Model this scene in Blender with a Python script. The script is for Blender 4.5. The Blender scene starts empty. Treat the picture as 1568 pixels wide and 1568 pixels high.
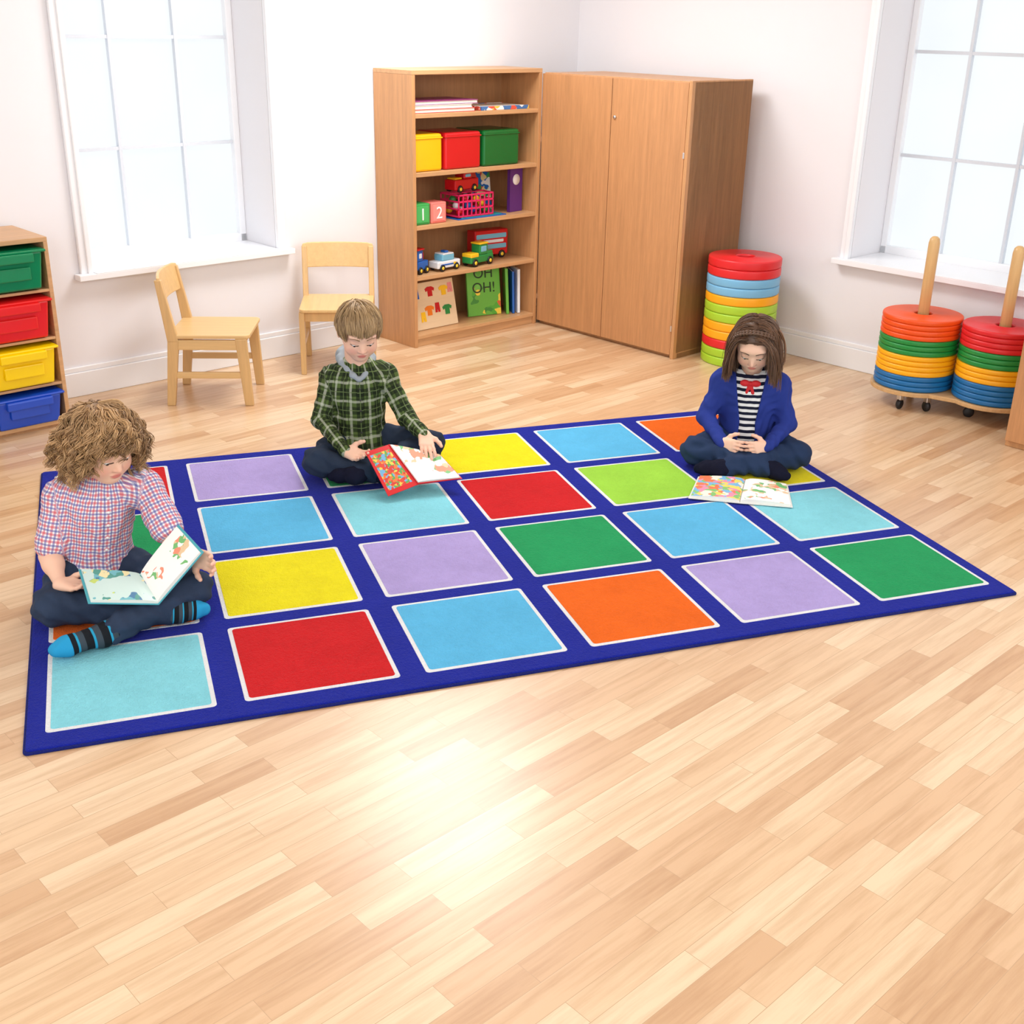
import bpy, bmesh, numpy as np, math, random
from mathutils import Matrix, Vector
random.seed(4); rng=np.random.default_rng(7)
ZOOM=None
S=bpy.context.scene; COL=S.collection
TH=math.radians(24); CT,ST=math.cos(TH),math.sin(TH)
def W(u,v,z=0): return (CT*u-ST*v, ST*u+CT*v, z)
def lin(c): 
    c=[x/255 for x in c]; return tuple((x/12.92 if x<=.04045 else ((x+.055)/1.055)**2.4) for x in c)+(1,)
# ------------------------------------------------ node helpers
class NT:
    def __init__(s,name):
        s.m=bpy.data.materials.new(name); s.m.use_nodes=True; s.t=s.m.node_tree; s.b=s.t.nodes['Principled BSDF']
    def n(s,typ,**kw):
        nd=s.t.nodes.new(typ)
        for k,v in kw.items():
            if k in nd.inputs: nd.inputs[k].default_value=v
            else: setattr(nd,k,v)
        return nd
    def l(s,a,b): s.t.links.new(a,b)
    def math(s,op,a,b=None,c=None):
        nd=s.t.nodes.new('ShaderNodeMath'); nd.operation=op
        for i,x in enumerate((a,b,c)):
            if x is None: continue
            if isinstance(x,(int,float)): nd.inputs[i].default_value=x
            else: s.l(x,nd.inputs[i])
        return nd.outputs[0]
    def mix(s,f,a,b,blend='MIX'):
        nd=s.t.nodes.new('ShaderNodeMix'); nd.data_type='RGBA'; nd.blend_type=blend
        for sock,x in ((nd.inputs[0],f),(nd.inputs[6],a),(nd.inputs[7],b)):
            if isinstance(x,(int,float)): sock.default_value=x
            elif isinstance(x,tuple): sock.default_value=x
            else: s.l(x,sock)
        return nd.outputs[2]
    def noise(s,scale,detail=3,vec=None,rough=.5):
        nd=s.n('ShaderNodeTexNoise'); nd.inputs['Scale'].default_value=scale; nd.inputs['Detail'].default_value=detail; nd.inputs['Roughness'].default_value=rough
        if vec is not None: s.l(vec,nd.inputs['Vector'])
        return nd
    def coord(s,which='Object',scale=(1,1,1),rot=(0,0,0)):
        c=s.n('ShaderNodeTexCoord'); m=s.n('ShaderNodeMapping'); m.inputs['Scale'].default_value=scale; m.inputs['Rotation'].default_value=rot
        s.l(c.outputs[which],m.inputs['Vector']); return m.outputs[0]
    def bump(s,h,strength,dist=.002):
        b=s.n('ShaderNodeBump'); b.inputs['Strength'].default_value=strength; b.inputs['Distance'].default_value=dist
        s.l(h,b.inputs['Height']); s.l(b.outputs[0],s.b.inputs['Normal'])
    def set(s,**kw):
        for k,v in kw.items(): s.b.inputs[k.replace('_',' ')].default_value=v
MC={}
def M(name,c,rough=.5,var=.08,nscale=8,spec=.5,bump=0,coat=0,bscale=200):
    if name in MC: return MC[name]
    t=NT(name); col=lin(c); v=t.coord()
    no=t.noise(nscale,3,v); d=tuple(x*(1-var*2) for x in col[:3])+(1,)
    e=tuple(min(1,x*(1+var)) for x in col[:3])+(1,)
    t.l(t.mix(no.outputs[0],d,e),t.b.inputs['Base Color'])
    t.set(Roughness=rough); t.b.inputs['Specular IOR Level'].default_value=spec; t.b.inputs['Coat Weight'].default_value=coat
    if bump: t.bump(t.noise(bscale,3,v).outputs[0],bump)
    MC[name]=t.m; return t.m
def wood(name,c,axis='z',rough=.4,dark=.72):
    if name in MC: return MC[name]
    t=NT(name); sc={'z':(30,30,1.6),'x':(1.6,30,30),'y':(30,1.6,30)}[axis]
    v=t.coord('Object',sc); a=t.noise(1.6,5,v,.6); b=t.noise(9,2,v)
    f=t.math('ADD',t.math('MULTIPLY',a.outputs[0],.7),t.math('MULTIPLY',b.outputs[0],.3))
    rp=t.n('ShaderNodeValToRGB'); col=lin(c)
    rp.color_ramp.elements[0].position=.3; rp.color_ramp.elements[0].color=tuple(x*dark for x in col[:3])+(1,)
    rp.color_ramp.elements[1].position=.65; rp.color_ramp.elements[1].color=col
    t.l(f,rp.inputs[0]); t.l(rp.outputs[0],t.b.inputs['Base Color']); t.set(Roughness=rough)
    MC[name]=t.m; return t.m
# ------------------------------------------------ object helpers
def link(o,parent=None):
    COL.objects.link(o)
    if parent: o.parent=parent
    return o
def empty(name,loc,rot=0):
    o=bpy.data.objects.new(name,None); o.empty_display_size=.05; o.location=loc; o.rotation_euler=(0,0,rot); COL.objects.link(o); return o
def mesh(name,verts,faces,mat,parent=None,smooth=False,mi=None,bevel=0):
    me=bpy.data.meshes.new(name); me.from_pydata([tuple(map(float,v)) for v in verts],[],[tuple(map(int,f)) for f in faces])
    for m in (mat if isinstance(mat,(list,tuple)) else [mat]): me.materials.append(m)
    if mi is not None: me.polygons.foreach_set('material_index',list(map(int,mi)))
    if smooth: me.polygons.foreach_set('use_smooth',[True]*len(me.polygons))
    me.update(); o=bpy.data.objects.new(name,me); link(o,parent)
    if bevel:
        b=o.modifiers.new('bevel','BEVEL'); b.width=bevel; b.segments=2; b.limit_method='ANGLE'
    return o
def boxes(name,L,mat,parent=None,bevel=0):
    vs=[];fs=[];mi=[]
    for b in L:
        x0,x1,y0,y1,z0,z1=b[:6]; k=len(vs)
        vs+=[(x0,y0,z0),(x1,y0,z0),(x1,y1,z0),(x0,y1,z0),(x0,y0,z1),(x1,y0,z1),(x1,y1,z1),(x0,y1,z1)]
        fs+=[(k,k+3,k+2,k+1),(k+4,k+5,k+6,k+7),(k,k+1,k+5,k+4),(k+1,k+2,k+6,k+5),(k+2,k+3,k+7,k+6),(k+3,k,k+4,k+7)]
        mi+=[b[6] if len(b)>6 else 0]*6
    return mesh(name,vs,fs,mat,parent,mi=mi,bevel=bevel)
def lathe(name,prof,mat,parent=None,loc=(0,0,0),n=40,mi=None,rot=None):
    vs=[];fs=[];m=[]
    for r,z in prof:
        for i in range(n):
            a=2*math.pi*i/n; vs.append((r*math.cos(a),r*math.sin(a),z))
    k=len(prof)
    for j in range(k-1):
        for i in range(n):
            fs.append((j*n+i,j*n+(i+1)%n,(j+1)*n+(i+1)%n,(j+1)*n+i)); m.append(mi[j] if mi else 0)
    o=mesh(name,vs,fs,mat,parent,smooth=True,mi=m)
    o.location=loc
    if rot: o.rotation_euler=rot
    return o
def slab(name,c,mat,parent,th,bulge=0,n=8,mi_top=None,nrm=None,inset=False):
    c=[np.array(x,float) for x in c]; nr=np.cross(c[1]-c[0],c[3]-c[0]); nr/=np.linalg.norm(nr)
    if nrm is not None and nr@np.array(nrm)<0: nr=-nr
    vs=[];fs=[];mi=[]
    for side in (0,1):
        for i in range(n+1):
            for j in range(n+1):
                s,t=i/n,j/n
                p=(1-s)*(1-t)*c[0]+s*(1-t)*c[1]+s*t*c[2]+(1-s)*t*c[3]
                vs.append(p+nr*(side*th+ (bulge*math.sin(math.pi*min(1,s**.6)) if side else 0)))
    N=(n+1)**2
    for i in range(n):
        for j in range(n):
            a=i*(n+1)+j; ins_=inset and 1<=i<=n-2 and 1<=j<=n-2
            fs.append((a,a+1,a+n+2,a+n+1)); mi.append(1 if ins_ else 0)
            fs.append((N+a,N+a+n+1,N+a+n+2,N+a+1)); mi.append(1 if (mi_top and not inset) or ins_ else 0)
    def edge(a,b):
        fs.append((a,b,b+N,a+N)); mi.append(0)
    for i in range(n):
        edge(i*(n+1),(i+1)*(n+1)); edge((i+1)*(n+1)+n,i*(n+1)+n); edge(i+1,i); edge(n*(n+1)+i,n*(n+1)+i+1)
    return mesh(name,vs,fs,mat,parent,mi=mi)
# ------------------------------------------------ SDF toolkit
def un(v): v=np.array(v,float); return v/np.linalg.norm(v)
def cap(a,b,ra,rb):
    a=np.array(a,np.float32);b=np.array(b,np.float32)
    def f(P):
        pa=P-a; ba=b-a; h=np.clip(pa@ba/max(1e-9,float(ba@ba)),0,1)
        return np.linalg.norm(pa-h[:,None]*ba,axis=1)-(ra+(rb-ra)*h)
    return f
def ell(c,r,Rm=None):
    c=np.array(c,np.float32); r=np.array(r,np.float32)
    def f(P):
        q=P-c
        if Rm is not None: q=q@Rm.astype(np.float32)
        k0=np.linalg.norm(q/r,axis=1); k1=np.linalg.norm(q/(r*r),axis=1)+1e-6
        return k0*(k0-1)/k1
    return f
def tor(c,up,R,r,squash=1):
    c=np.array(c,np.float32); up=un(up)
    def f(P):
        q=P-c; z=q@up; rad=np.sqrt(np.maximum(0,(q*q).sum(1)-z*z)); return np.sqrt((rad-R)**2+(z*squash)**2)-r
    return f
def smin(a,b,k):
    h=np.maximum(k-np.abs(a-b),0)/k; return np.minimum(a,b)-h*h*k*.25
def fold(prims):
    def f(P):
        d=None
        for p,k in prims:
            e=p(P); d=e if d is None else smin(d,e,k)
        return d
    return f
def snets(F,lo,hi,h):
    lo=np.array(lo,float);hi=np.array(hi,float)
    n=np.ceil((hi-lo)/h).astype(int)+1
    ax=[(lo[i]+h*np.arange(n[i])).astype(np.float32) for i in range(3)]
    G=np.stack(np.meshgrid(*ax,indexing='ij'),-1).reshape(-1,3)
    d=np.concatenate([F(G[i:i+300000]) for i in range(0,len(G),300000)]).reshape(n).astype(np.float32)
    ins=d<0; c=n-1
    acc=np.zeros(tuple(c)+(3,),np.float32); cnt=np.zeros(tuple(c),np.float32); I=np.indices(tuple(c)).astype(np.float32)
    cross=[]
    for a in range(3):
        s0=[slice(None)]*3; s1=[slice(None)]*3; s0[a]=slice(0,-1); s1[a]=slice(1,None)
        d0=d[tuple(s0)];d1=d[tuple(s1)]; x=ins[tuple(s0)]!=ins[tuple(s1)]
        t=np.where(x,d0/np.where(x,d0-d1,1),0); cross.append((x,ins[tuple(s0)]))
        b,g=[q for q in range(3) if q!=a]
        for ob in (0,1):
            for og in (0,1):
                sl=[slice(None)]*3; sl[b]=slice(ob,ob+c[b]); sl[g]=slice(og,og+c[g]); sl=tuple(sl)
                xx=x[sl]; cnt+=xx
                acc[...,a]+=np.where(xx,I[a]+t[sl],0); acc[...,b]+=np.where(xx,I[b]+ob,0); acc[...,g]+=np.where(xx,I[g]+og,0)
    act=cnt>0; idx=-np.ones(tuple(c),np.int64); idx[act]=np.arange(act.sum())
    V=lo+h*(acc[act]/cnt[act][:,None])
    Q=[]
    for a in range(3):
        x,i0=cross[a]; b,g=(a+1)%3,(a+2)%3
        w=np.argwhere(x); w=w[(w[:,b]>0)&(w[:,b]<n[b]-1)&(w[:,g]>0)&(w[:,g]<n[g]-1)]
        if len(w)==0: continue
        eb=np.zeros(3,int);eb[b]=1;eg=np.zeros(3,int);eg[g]=1
        q=np.stack([idx[tuple((w-eb-eg).T)],idx[tuple((w-eg).T)],idx[tuple(w.T)],idx[tuple((w-eb).T)]],1)
        fl=~i0[tuple(w.T)]; q[fl]=q[fl][:,::-1]; Q.append(q)
    return V,np.concatenate(Q)
def sdfobj(name,F,lo,hi,h,mat,parent):
    V,Q=snets(F,lo,hi,h); return mesh(name,V,Q,mat,parent,smooth=True),V
def attr(o,name,A):
    a=o.data.attributes.new(name,'FLOAT_VECTOR','POINT'); a.data.foreach_set('vector',np.asarray(A,np.float32).ravel())
def wrinkle(F,amp,freq=130,seed=0):
    r=np.random.default_rng(seed); D=r.normal(size=(6,3)); D/=np.linalg.norm(D,axis=1)[:,None]; D=D.astype(np.float32)
    def f(P):
        w=0
        for i in range(3): w=w+np.sin(P@D[i]*freq*(1+.35*i)+2.2*np.sin(P@D[i+3]*freq*.45+i))
        return F(P)+amp*w/2
    return f
def tubes(name,paths,radii,mat,parent,sides=4,colr=None):
    n,m,_=paths.shape; T=np.gradient(paths,axis=1); T/=np.linalg.norm(T,axis=2,keepdims=True)+1e-9
    ref=np.array([.31,.52,.79]); A=np.cross(T,ref); A/=np.linalg.norm(A,axis=2,keepdims=True)+1e-9; B=np.cross(T,A)
    an=np.arange(sides)*2*math.pi/sides
    V=paths[:,:,None,:]+radii[:,:,None,None]*(A[:,:,None,:]*np.cos(an)[None,None,:,None]+B[:,:,None,:]*np.sin(an)[None,None,:,None])
    ids=np.arange(n*m*sides).reshape(n,m,sides); a=ids[:,:-1,:];b=ids[:,1:,:]
    F=np.stack([a,np.roll(a,-1,2),np.roll(b,-1,2),b],-1).reshape(-1,4)
    keep=np.repeat((radii[:,:-1]>1e-5).reshape(-1),sides); F=F[keep]
    o=mesh(name,V.reshape(-1,3),F,mat,parent,smooth=True)
    if colr is not None: attr(o,'hc',np.repeat(np.repeat(colr[:,None],m*sides,1).reshape(-1,1),3,1))
    return o
# ================================================= CAMERA
f=2208.344; rx,ry,rz=1.1715,-0.0192,-0.3328
cam=bpy.data.cameras.new('camera'); co=bpy.data.objects.new('camera',cam); COL.objects.link(co)
R=Matrix.Rotation(rz,3,'Z')@Matrix.Rotation(ry,3,'Y')@Matrix.Rotation(rx,3,'X')
co.matrix_world=Matrix.Translation((.3107,-2.6696,1.6954))@R.to_4x4()
cam.sensor_width=36; cam.lens=f/1932*36; cam.clip_start=.05; S.camera=co
if ZOOM:
    zx,zy,zs=ZOOM; cam.lens*=1932/zs; cam.shift_x=(zx-966)/zs; cam.shift_y=-(zy-966)/zs
# ================================================= ROOM
wallm=M('wall_paint',(236,235,239),.75,.01,2,.2,.05)
trimm=M('trim_white_gloss',(243,245,249),.3,.005,3)
UR,VL=4.70,2.73; UL,VB,ZC=-2.6,-3.3,2.62; T_=.36
def place(o): o.rotation_euler=(0,0,TH); return o
place(boxes('wall_left',[(UL,1.50,VL,VL+T_,0,ZC),(2.50,UR+T_,VL,VL+T_,0,ZC),(1.50,2.50,VL,VL+T_,0,.57),(1.50,2.50,VL,VL+T_,2.1,ZC)],wallm))
place(boxes('wall_right',[(UR,UR+T_,VB,-.30,0,ZC),(UR,UR+T_,.70,VL,0,ZC),(UR,UR+T_,-.30,.70,0,.57),(UR,UR+T_,-.30,.70,2.1,ZC)],wallm))
place(boxes('ceiling',[(UL,UR+T_,VB,VL+T_,ZC,ZC+.1)],M('ceiling_white',(248,248,248),.9,.01)))
t=NT('floor_oak_strip'); v=t.coord('Object')
br=t.n('ShaderNodeTexBrick'); br.offset=.37; br.offset_frequency=2; br.squash=1
for k,x in (('Scale',1.0),('Mortar Size',.0007),('Mortar Smooth',.3),('Bias',0.0),('Brick Width',.43),('Row Height',.0655)): br.inputs[k].default_value=x
br.inputs['Color1'].default_value=(0,0,0,1); br.inputs['Color2'].default_value=(1,1,1,1); br.inputs['Mortar'].default_value=(.5,.5,.5,1)
t.l(v,br.inputs['Vector'])
rp=t.n('ShaderNodeValToRGB'); cr=rp.color_ramp
cr.elements[0].position=0; cr.elements[0].color=lin((204,164,124)); cr.elements[1].position=1; cr.elements[1].color=lin((232,205,170))
e=cr.elements.new(.25); e.color=lin((215,178,139)); e=cr.elements.new(.65); e.color=lin((223,191,153))
t.l(br.outputs['Color'],rp.inputs[0])
sep=t.n('ShaderNodeSeparateXYZ'); t.l(v,sep.inputs[0]); cmb=t.n('ShaderNodeCombineXYZ')
bw=t.math('MULTIPLY',br.outputs['Color'],37.0)
t.l(t.math('ADD',t.math('MULTIPLY',sep.outputs[0],2.2),bw),cmb.inputs[0]); t.l(t.math('MULTIPLY',sep.outputs[1],30.0),cmb.inputs[1]); t.l(bw,cmb.inputs[2])
g=t.noise(1.3,6,cmb.outputs[0],.62); g2=t.n('ShaderNodeValToRGB'); g2.color_ramp.elements[0].position=.34; g2.color_ramp.elements[0].color=(.72,.62,.52,1); g2.color_ramp.elements[1].position=.58; g2.color_ramp.elements[1].color=(1,1,1,1)
t.l(g.outputs[0],g2.inputs[0])
c1=t.mix(.6,rp.outputs[0],g2.outputs[0],'MULTIPLY'); c2=t.mix(t.math('MULTIPLY',br.outputs['Fac'],.45),c1,lin((140,98,60)))
t.l(c2,t.b.inputs['Base Color']); t.set(Roughness=.42); t.b.inputs['Coat Weight'].default_value=.7; t.b.inputs['Coat Roughness'].default_value=.27
t.bump(t.math('SUBTRACT',g.outputs[0],br.outputs['Fac']),.12,.001)
place(boxes('floor',[(UL,UR+T_,VB,VL+T_,-.1,0)],t.m))
def skirt(name,u0,u1,v0,v1,axis):
    if axis=='u': L=[(u0,u1,v1-.018,v1,0,.115),(u0,u1,v1-.012,v1,.115,.14)]
    else: L=[(u1-.018,u1,v0,v1,0,.115),(u1-.012,u1,v0,v1,.115,.14)]
    return place(boxes(name,L,trimm,bevel=.004))
skirt('baseboard_left',UL,3.13,0,VL,'u'); skirt('baseboard_right',0,UR,VB,1.32,'v')
tp=NT('window_daylight_pane'); em=tp.b; em.inputs['Base Color'].default_value=(.05,.05,.05,1); em.inputs['Emission Strength'].default_value=.92; em.inputs['Roughness'].default_value=.5
no=tp.noise(2.5,2,tp.coord()); tp.l(tp.mix(no.outputs[0],(.84,.90,.93,1),(.94,.98,1,1)),em.inputs['Emission Color'])
def window(name,origin,rot,a0,a1,bars,nosill=0):
    e=empty(name,origin,rot); D=.30
    boxes('pane',[(a0,a1,D+.02,D+.03,.57,2.1)],tp.m,e)
    L=[(a0,a1,D-.02,D+.02,.57,.615),(a0,a1,D-.02,D+.02,2.05,2.1),(a0,a0+.035,D-.02,D+.02,.57,2.1),(a1-.035,a1,D-.02,D+.02,.57,2.1)]
    boxes('sash_frame',L,trimm,e,.004)
    boxes('glazing_bars',[(b-.008,b+.008,D-.006,D+.02,.6,2.07) for b in bars]+[(a0,a1,D-.004,D+.018,z-.008,z+.008) for z in (1.08,1.58)],M('glazing_bar',(214,220,228),.4,.01),e)
    boxes('architrave',[(a0-.055,a0,-.022,0,.57,2.155),(a1,a1+.055,-.022,0,.57,2.155),(a0-.055,a1+.055,-.022,0,2.1,2.155),(a0-.025,a0,-.032,-.02,.57,2.12),(a1,a1+.025,-.032,-.02,.57,2.12)],trimm,e,.005)
    boxes('sill_board',[(a0-.08,a1+.08,-.06,-.001,.545,.572),(a0+.002,a1-.002,-.06,D-.02,.571,.576)],trimm,e,.006)
    return e
window('window_1',W(0,VL),TH,1.50,2.50,(1.85,2.19))
window('window_2',W(UR,0),TH-math.pi/2,-.70,.30,(-.37,-.04))
# ================================================= RUG
rug=empty('rug',(0,0,0))
def carpet(name,c,bl=.10):
    t=NT(name); v=t.coord(); n1=t.noise(5,5,v,.62); n2=t.noise(300,2,v); n3=t.noise(90,3,v); n4=t.noise(28,3,v,.6); col=lin(c)
    a=tuple(x*.62 for x in col[:3])+(1,); b=tuple(min(1,x*1.24+.01) for x in col[:3])+(1,)
    f=t.math('ADD',t.math('ADD',t.math('MULTIPLY',n1.outputs[0],.5),t.math('MULTIPLY',n2.outputs[0],.2)),t.math('ADD',t.math('MULTIPLY',n3.outputs[0],.16),t.math('MULTIPLY',n4.outputs[0],.22)))
    t.l(t.mix(f,a,b),t.b.inputs['Base Color']); t.set(Roughness=.95); t.b.inputs['Specular IOR Level'].default_value=.08
    t.b.inputs['Sheen Weight'].default_value=.05; t.bump(t.math('ADD',n2.outputs[0],n3.outputs[0]),.9,.005); return t.m
CC={'c':(134,214,228),'r':(204,14,22),'b':(90,184,230),'o':(244,102,6),'p':(176,160,218),'g':(22,154,90),'y':(242,222,10),'l':(156,214,66),'w':(240,243,248),'B':(12,30,150)}
CM={k:carpet('carpet_'+k,v) for k,v in CC.items()}
def rrect(x0,x1,y0,y1,r,n=6):
    P=[]
    for cx_,cy_,a0 in ((x1-r,y1-r,0),(x0+r,y1-r,90),(x0+r,y0+r,180),(x1-r,y0+r,270)):
        for i in range(n+1):
            a=math.radians(a0+90*i/n); P.append((cx_+r*math.cos(a),cy_+r*math.sin(a)))
    return P
def plate(name,P,z0,z1,mat,parent,bev=.0):
    n=len(P); vs=[(x,y,z0) for x,y in P]+[(x,y,z1) for x,y in P]
    fs=[tuple(range(n))[::-1],tuple(range(n,2*n))]+[(i,(i+1)%n,(i+1)%n+n,i+n) for i in range(n)]
    return mesh(name,vs,fs,mat,parent,bevel=bev)
plate('pile_base',rrect(0,3,0,2,.012),0.0,.013,CM['B'],rug,.004)
plate('binding_edge',rrect(-.006,3.006,-.006,2.006,.014),0.0,.008,carpet('carpet_binding',(14,26,110)),rug,.003)
rows=['crbopg','oypgbc','gbcrly','rpgybo']
PX,CW,PY,CH=.4967,.4242,.4818,.4211; X0=(3-(5*PX+CW))/2; Y0=(2-(3*PY+CH))/2
for r in range(4):
    for c in range(6):
        x=X0+c*PX;y=Y0+r*PY
        plate('cell_outline_%d_%d'%(r,c),rrect(x,x+CW,y,y+CH,.012),.012,.0142,CM['w'],rug,.001)
        m_=.0125
        plate('cell_%d_%d'%(r,c),rrect(x+m_,x+CW-m_,y+m_,y+CH-m_,.01),.013,.0156,CM[rows[r][c]],rug,.001)
RZ=.0156
# ================================================= BOOKCASE
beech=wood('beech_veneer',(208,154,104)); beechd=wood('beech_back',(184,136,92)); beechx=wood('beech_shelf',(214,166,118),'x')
bk=empty('bookcase',W(3.15,2.40),TH); BW,BD,BH=.93,.325,1.42
boxes('carcass_sides',[(0,.022,0,BD,0,BH),(BW-.022,BW,0,BD,0,BH)],beech,bk,.002)
boxes('shelves',[(.022,BW-.022,.004,BD-.01,z-.022,z) for z in (1.23,.935,.66,.39)]+[(.022,BW-.022,.002,BD-.01,.045,.065),(0.0,BW,0,BD,BH,BH+.022),(.022,BW-.022,.01,.03,0,.045)],beechx,bk,.002)
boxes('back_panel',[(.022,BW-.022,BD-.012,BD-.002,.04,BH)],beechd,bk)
# ================================================= CUPBOARD
cp=empty('cupboard',W(4.09,2.41),TH-math.pi/2)
CWD=1.07; cd=wood('beech_door',(202,146,98))
boxes('carcass',[(0,CWD,.02,.50,.03,1.42),(0.0,CWD,.03,.49,0,.03)],beech,cp,.002)
boxes('doors',[(.003,.528,0,.02,.02,1.415),(.532,CWD-.025,0,.02,.02,1.415)],cd,cp,.0015)
boxes('end_panel',[(CWD-.022,CWD,-.002,.50,0,1.425)],beech,cp,.002)
steel=NT('steel'); steel.set(Metallic=1.0,Roughness=.3); steel.b.inputs['Base Color'].default_value=(.7,.7,.72,1); steel=steel.m
lathe('lock',[(0,.0),(.009,.0),(.009,.006),(.006,.008),(0,.008)],steel,cp,(.56,-.001,1.22),16,rot=(math.pi/2,0,0))
boxes('hinges',[(CWD-.03,CWD-.02,-.006,0,z,z+.03) for z in (.15,1.05)]+[(-.004,.006,-.008,0,z,z+.03) for z in (.15,1.05)],steel,cp,.001)
# ================================================= TRAY UNIT
un_=empty('tray_storage_unit',W(.46,2.353),TH); UW=.705
boxes('carcass',[(0,.018,0,.36,.03,.80),(UW-.018,UW,0,.36,.03,.80),(.345,.36,0,.36,.03,.80),(0,UW,0,.36,.80,.82),(0,UW,0,.36,.012,.03)]+[(.018,UW-.018,.0,.35,z-.012,z) for z in (.605,.40,.20)],beechx,un_,.002)
boxes('back_panel',[(0,UW,.35,.36,.03,.80)],beechd,un_)
boxes('plinth',[(.01,UW-.01,.01,.35,0,.012)],beechd,un_)
tc={'green':(0,128,80),'red':(226,28,30),'yellow':(250,212,0),'blue':(20,72,190)}
for ci,xo in enumerate((.022,.365)):
    w_=.318
    for (cn,z0,z1) in (('green',.612,.79),('red',.405,.585),('yellow',.205,.382),('blue',.032,.18)):
        m=M('tray_plastic_'+cn,tc[cn],.25,.03,4,.5)
        x0=xo+.018;x1=xo+w_-.018; e=un_
        b=[(x0+.012,-.012,z0),(x1-.012,-.012,z0),(x1-.012,.33,z0),(x0+.012,.33,z0),(x0,-.03,z1-.02),(x1,-.03,z1-.02),(x1,.34,z1-.02),(x0,.34,z1-.02)]
        mesh('tray_%s_tub_%d'%(cn,ci),b,[(0,3,2,1),(4,5,6,7),(0,1,5,4),(1,2,6,5),(2,3,7,6),(3,0,4,7)],m,e,bevel=.008)
        boxes('tray_%s_rim_%d'%(cn,ci),[(xo+.002,xo+w_-.002,-.036,.34,z1-.024,z1-.012),(xo+.06,xo+w_-.06,-.05,-.02,z1-.06,z1-.022),(xo+.075,xo+w_-.075,-.036,-.02,z0+.045,z0+.1)],m,e,.006)
# ================================================= CABINET AT RIGHT EDGE
rc=empty('low_cupboard',W(4.12,-.51),TH)
boxes('carcass',[(.02,.55,-.8,0,.0,.56),(0,.56,-.81,.0,.56,.58)],beech,rc,.003)
boxes('doors',[(0,.02,-.395,-.005,.03,.55),(0,.02,-.795,-.405,.03,.55)],cd,rc,.002)
# ================================================= CHAIRS
cw=wood('chair_beech',(222,182,124),'z',.35,.8); cwx=wood('chair_beech_ply',(226,188,130),'x',.35,.84)
def chair(loc,yaw):
    e=empty('wooden_chair',loc,yaw); hw=.172; hd=.16
    def beam(name,a,b,wa,wb,dx=.038,dy=.027):
        a=np.array(a);b=np.array(b); vs=[]
        for p,s in ((a,wa),(b,wb)):
            for sx_,sy_ in ((-1,-1),(1,-1),(1,1),(-1,1)): vs.append(p+np.array([sx_*dx/2*s,sy_*dy/2,0]))
        return mesh(name,vs,[(0,3,2,1),(4,5,6,7),(0,1,5,4),(1,2,6,5),(2,3,7,6),(3,0,4,7)],cw,e,bevel=.004)
    for i,s in enumerate((-1,1)):
        beam('rear_leg_%d'%i,(-hd-.02,s*hw,0),(-hd+.015,s*hw,.31),1.0,1.35)
        beam('back_post_%d'%i,(-hd+.015,s*hw,.30),(-hd-.03,s*hw,.585),1.35,.8)
        beam('front_leg_%d'%i,(hd+.02,s*hw,0),(hd+.0,s*hw,.318),.95,1.25,.042)
        boxes('side_rail_%d'%i,[(-hd,hd,s*hw-.01,s*hw+.01,.265,.312),(-hd,hd,s*hw-.009,s*hw+.009,.13,.16)],cwx,e,.004)
    boxes('cross_rails',[(-hd,-hd+.02,-hw,hw,.265,.31),(hd-.02,hd,-hw,hw,.265,.31)],cw,e,.003)
    plate('seat',rrect(-hd-.01,hd+.04,-hw-.012,hw+.012,.03),.318,.335,cwx,e,.004)
    n=12; vs=[];fs=[]
    for i in range(n+1):
        y=-hw-.01+(2*hw+.02)*i/n; bow=-.028*math.cos(math.pi*(i/n-.5))
        for z,dx in ((.475,-.008),(.60,-.03)):
            for tt in (0,.014): vs.append((-hd-.005+dx+bow+tt,y,z-(.006 if i in(0,n) and z>.5 else 0)))
    for i in range(n):
        a=i*4;b=a+4
        fs+=[(a,b,b+2,a+2),(a+1,a+3,b+3,b+1),(a+2,b+2,b+3,a+3),(a,a+1,b+1,b)]
    fs+=[(0,2,3,1),(n*4,n*4+1,n*4+3,n*4+2)]
    mesh('back_rest',vs,fs,cwx,e,smooth=False,bevel=.004)
    return e
chair((.77,2.90,0),math.radians(-16)); chair((1.44,3.27,0),math.radians(-104))
# ================================================= CUSHION STACKS
vin={'red':(222,34,40),'ltblue':(120,182,220),'orange':(248,170,20),'lime':(168,208,50),'green':(30,140,60),'blue':(20,108,170),'dorange':(238,84,20),'yellow':(250,178,16)}
def vm(c): return M('vinyl_'+c,vin[c],.38,.03,5,.5)
def disc_profile(ri,ro,h,r=None):
    P=[]; r=min(r or h*.42,h*.45)
    for c,a0 in ((r,-90),(h-r,0)):
        for i in range(5):
            a=math.radians(a0+90*i/4); P.append((ro-r+r*math.cos(a),c+r*math.sin(a)))
    P=[(ri+r,h*.005)]+P+[(ri+r,h*.995)]
    for c,a0 in ((h-r,90),(r,180)):
        for i in range(5):
            a=math.radians(a0+90*i/4); P.append((ri+r+r*math.cos(a),c+r*math.sin(a)))
    P.append(P[0]); return P
rs=empty('ring_cushion_stack',(3.53,2.80,0)); h_=.047
for i,c in enumerate(['lime','lime','red','orange','orange','lime','lime','orange','ltblue','ltblue','red','red']):
    lathe('cushion_%d'%i,disc_profile(.045,.192,h_,.009),vm(c),rs,(0,0,i*h_))
tro=empty('cushion_trolley',(3.98,1.88,0)); dB=np.array([.22,-.305])
ply=wood('birch_ply',(214,172,120),'x')
P=[]
cA=np.array([0,0]);cB=dB; d_=dB/np.linalg.norm(dB); ang=math.atan2(d_[1],d_[0])
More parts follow.
